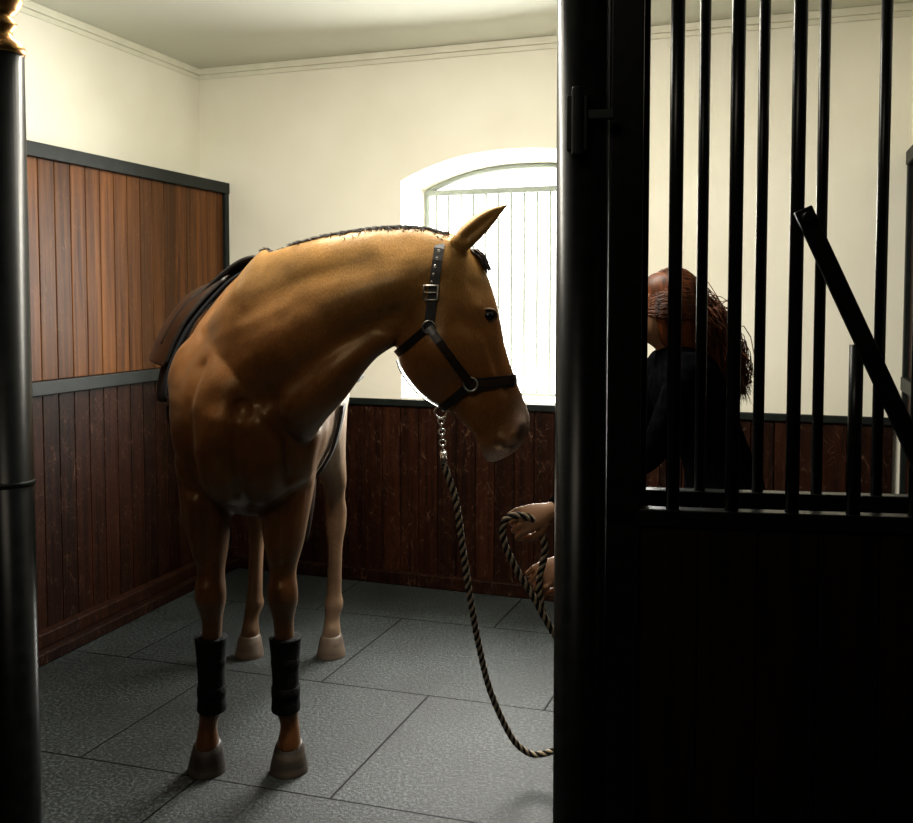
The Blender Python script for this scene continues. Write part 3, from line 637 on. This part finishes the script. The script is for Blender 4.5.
# ------------------------------------------------------------------ woman
woman = empty('woman')
def limb(m2, secs, n=18):
    ps = [V(s[0]) for s in secs]; out_ = []
    for i, (p, r1, r2) in enumerate(secs):
        t = (ps[min(i + 1, len(ps) - 1)] - ps[max(i - 1, 0)]).normalized(); yv = V((0, 1, 0)); yv = (yv - t * yv.dot(t)).normalized(); o_ = t.cross(yv)
        out_.append((ps[i], yv * r2, o_ * r1, 0))
    m2.loft(out_, n)
WY = 3.10
m2 = MB()
limb(m2, [((.80, WY, .84), .08, .12), ((.80, WY, .92), .115, .165), ((.775, WY, 1.02), .10, .145), ((.745, WY, 1.10), .10, .14), ((.70, WY, 1.20), .115, .16), ((.665, WY, 1.29), .10, .17), ((.645, WY, 1.345), .06, .10), ((.635, WY, 1.375), .05, .055)], 24)
for sy, wr in ((-1, (.275, 2.93, .915)), (1, (.325, 2.99, .745))):
    limb(m2, [((.655, WY + sy * .13, 1.32), .05, .05), ((.645, WY + sy * .17, 1.29), .058, .055), ((.60, WY + sy * .19, 1.19), .05, .05), ((.535, WY + sy * .15 - .02, 1.06 if sy < 0 else 1.0), .043, .043),
              ((.42 if sy < 0 else .44, WY + sy * .02 - .06, .99 if sy < 0 else .88), .038, .038), (wr, .03, .032)], 16)
remesh(m2, 'jacket', M_cloth, .01, 4, woman)
m2 = MB()
for sy in (-1, 1):
    limb(m2, [((.80, WY + sy * .08, .93), .10, .09), ((.795, WY + sy * .09, .80), .092, .085), ((.775, WY + sy * .09, .62), .072, .068), ((.765, WY + sy * .09, .50), .058, .056), ((.775, WY + sy * .09, .40), .057, .055)], 18)
remesh(m2, 'breeches', M_breech, .01, 3, woman)
m2 = MB()
for sy in (-1, 1):
    limb(m2, [((.770, WY + sy * .09, .47), .062, .060), ((.785, WY + sy * .09, .36), .064, .060), ((.79, WY + sy * .09, .22), .05, .048), ((.79, WY + sy * .09, .10), .045, .042), ((.79, WY + sy * .09, .03), .045, .04)], 18)
    m2.loft([(V((.84, WY + sy * .09, .035)), V((0, .03, 0)), V((0, 0, .035)), 0), (V((.79, WY + sy * .09, .04)), V((0, .042, 0)), V((0, 0, .04)), 0), (V((.70, WY + sy * .09, .033)), V((0, .045, 0)), V((0, 0, .033)), 0), (V((.61, WY + sy * .09, .025)), V((0, .035, 0)), V((0, 0, .025)), 0), (V((.59, WY + sy * .09, .022)), V((0, .015, 0)), V((0, 0, .015)), 0)], 16)
remesh(m2, 'riding_boots', M_leather, .009, 3, woman)
m2 = MB()
m2.loft([(V((cx, WY, z)), V((rx, 0, 0)), V((0, ry, 0)), 0) for z, cx, rx, ry in ((1.29, .65, .05, .052), (1.35, .64, .048, .05), (1.385, .615, .07, .05), (1.41, .607, .083, .060), (1.46, .615, .088, .067), (1.51, .622, .088, .068), (1.55, .626, .074, .058), (1.575, .628, .042, .035), (1.582, .628, .015, .012))], 24)
m2.loft([(V((.532, WY, 1.48)), V((0, .007, 0)), V((.006, 0, 0)), 0), (V((.515, WY, 1.445)), V((0, .014, 0)), V((.014, 0, 0)), 0), (V((.525, WY, 1.432)), V((0, .016, 0)), V((.012, 0, 0)), 0)], 12)
m2.loft([(V((.530, WY, 1.415)), V((0, .02, 0)), V((.008, 0, 0)), 0), (V((.528, WY, 1.402)), V((0, .022, 0)), V((.010, 0, 0)), 0), (V((.54, WY, 1.39)), V((0, .018, 0)), V((.01, 0, 0)), 0)], 12)
remesh(m2, 'head', M_skin, .005, 4, woman)
m2 = MB()
for sy in (-1, 1):
    c = V((.541, WY + sy * .03, 1.477)); m2.loft([(c + V((x, 0, 0)), V((0, rr, 0)), V((0, 0, rr * .6)), 0) for x, rr in ((-.009, .002), (-.006, .009), (0, .013), (.006, .009), (.009, .002))], 12)
m2.obj('eyes', M_eye, smooth=True, parent=woman)
m2 = MB()
m2.loft([(V((cx, WY, z)), V((rx, 0, 0)), V((0, ry, 0)), 0) for z, cx, rx, ry in ((1.34, .67, .05, .065), (1.385, .650, .075, .078), (1.44, .640, .088, .084), (1.50, .638, .092, .085), (1.545, .634, .088, .076), (1.574, .632, .062, .052), (1.586, .632, .02, .02))], 24)
for j in range(1600):
    s0 = V((.695 + random.gauss(0, .014), WY + random.gauss(0, .035), 1.48 + random.gauss(0, .035)))
    far = random.random() ** 1.3; m_ = V((.755 + random.gauss(0, .02), WY - .01 + random.gauss(0, .035), 1.42 + random.gauss(0, .03)))
    e1 = V((.765 + far * .065 + random.gauss(0, .012), WY - .02 + random.gauss(0, .035), 1.33 + random.gauss(0, .03) - (1 - far) * .05))
    e = V((.765 + far * .085 + random.gauss(0, .012), WY - .02 + random.gauss(0, .04), 1.25 + random.gauss(0, .025) - (1 - far) * .05)); ps = []
    wv = random.uniform(0, 6); cp = [s0, m_, e1, e]
    for k in range(13):
        t = k / 12 * 3; i = min(int(t), 2); f_ = t - i; q0, q1, q2, q3 = cp[max(i - 1, 0)], cp[i], cp[i + 1], cp[min(i + 2, 3)]
        p = .5 * ((2 * q1) + (-q0 + q2) * f_ + (2 * q0 - 5 * q1 + 4 * q2 - q3) * f_ * f_ + (-q0 + 3 * q1 - 3 * q2 + q3) * f_ ** 3)
        ps.append(p + V((math.sin(k * .8 + wv), math.cos(k * .8 + wv), .4 * math.sin(k + wv))) * .004)
    m2.tube(ps, [.0015] * 10 + [.0012, .0008, .0003], 4)
for j in range(2500):
    a = random.uniform(-1.75, 1.75); ps = []; r0 = random.uniform(1.0, 1.07)
    t1 = random.uniform(.6, .85); wb = random.uniform(0, 6)
    for k in range(9):
        th = math.pi * (.10 + t1 * k / 8); a2 = a + .05 * math.sin(k * .9 + wb)
        ps.append(V((.640 - .094 * r0 * math.cos(th), WY + math.sin(a2) * .088 * r0 * math.sin(th), 1.462 + .126 * r0 * math.sin(th) * math.cos(a2 * .95) + random.gauss(0, .001))))
    m2.tube(ps, .0012, 4)
m2.obj('hair', M_hair, smooth=True, parent=woman)
def hand(name, wrist, fwd, back, mirror, curls):
    f = V(fwd).normalized(); bk = V(back); bk = (bk - f * bk.dot(f)).normalized(); sd = bk.cross(f).normalized() * mirror; o_ = V(wrist)
    def T(x, y, z): return o_ + f * x + sd * y + bk * z
    m2 = MB()
    m2.loft([(T(x, 0, z), sd * w, bk * h_, 0) for x, z, w, h_ in ((-.05, 0, .024, .019), (-.02, 0, .026, .019), (.0, 0, .027, .018), (.03, 0, .036, .017), (.06, 0, .041, .016), (.082, -.002, .040, .0135), (.092, -.004, .034, .009))], 20, 4)
    for q, (y, ln) in enumerate(((-.033, .062), (-.011, .074), (.011, .078), (.033, .070))):
        ps = [T(.07, y * .95, 0), T(.088, y, -.002)]; ang = 0; x, z = .088, -.002; rr = [.0100, .0096]
        for sgm, cu in zip((.45, .32, .23), curls):
            ang += cu * (1 + .05 * (q - 1.5)); x += math.cos(ang) * ln * sgm; z -= math.sin(ang) * ln * sgm; ps.append(T(x, y * (1.04), z)); rr.append(.0090 - .0022 * (1 - sgm))
        pd = []; rd = []
        for i in range(len(ps) - 1):
            for k in range(4): pd.append(ps[i].lerp(ps[i + 1], k / 4)); rd.append(rr[i] + (rr[i + 1] - rr[i]) * k / 4 + (.0008 if k == 0 else 0))
        pd.append(ps[-1]); rd.append(rr[-1] * .8); m2.tube(pd, rd, 12)
    tp = [T(.018, .024, -.004), T(.042, .044, -.018), T(.066, .046, -.036), T(.086, .034, -.045)]; pd = []; rd = []
    for i in range(3):
        for k in range(4): pd.append(tp[i].lerp(tp[i + 1], k / 4)); rd.append(.0145 - .0016 * (i + k / 4))
    pd.append(tp[-1]); rd.append(.008); m2.tube(pd, rd, 12)
    return remesh(m2, name, M_skin, .0028, 3, woman)
hand('hand_1', (.262, 2.925, .905), (-1, -.05, -.32), (.0, -.85, .5), 1, (.75, 1.15, .8))
hand('hand_2', (.315, 2.985, .745), (-.9, -.25, -.45), (-.2, -.8, .45), 1, (.8, 1.2, .9))

# ------------------------------------------------------------------ lights, world, camera
w = bpy.data.worlds.new('world'); scene.world = w; w.use_nodes = True
bg = w.node_tree.nodes['Background']; bg.inputs['Color'].default_value = (1, .99, .95, 1); bg.inputs['Strength'].default_value = 5.5
def area(name, loc, target, sx, sy_, power, col):
    l = bpy.data.lights.new(name, 'AREA'); l.shape = 'RECTANGLE'; l.size = sx; l.size_y = sy_; l.energy = power; l.color = col
    o = bpy.data.objects.new(name, l); scene.collection.objects.link(o); o.location = loc
    o.rotation_euler = (V(target) - V(loc)).to_track_quat('-Z', 'Y').to_euler(); return o
wc = C + E * 1.76 + N * .75 + V((0, 0, 1.75))
area('window_daylight', wc, wc - N * 2 + V((0, 0, -.5)), 1.3, 1.4, 300, (1, .98, .92))
area('stall_ceiling_lamp', (-.35, 3.3, 2.76), (-.35, 4.0, 0), 1.4, .4, 118, (1, .94, .80))
area('hall_fill_light', (-.9, .6, 3.1), (-.4, 3.0, 1.5), 1.0, .6, 16, (1, .88, .70))  # added unseen fill to brighten the horse's front, not a known fixture

cam = bpy.data.cameras.new('camera'); co_ = bpy.data.objects.new('camera', cam); scene.collection.objects.link(co_)
cam.sensor_width = 36; cam.lens = 36 * 1050 / 913; cam.shift_y = -51 / 913
co_.location = (0, 0, 1.5); co_.rotation_euler = (math.radians(90 - 3.3), 0, 0); cam.clip_start = .05
scene.camera = co_
print('BODYVERTS', nvx)
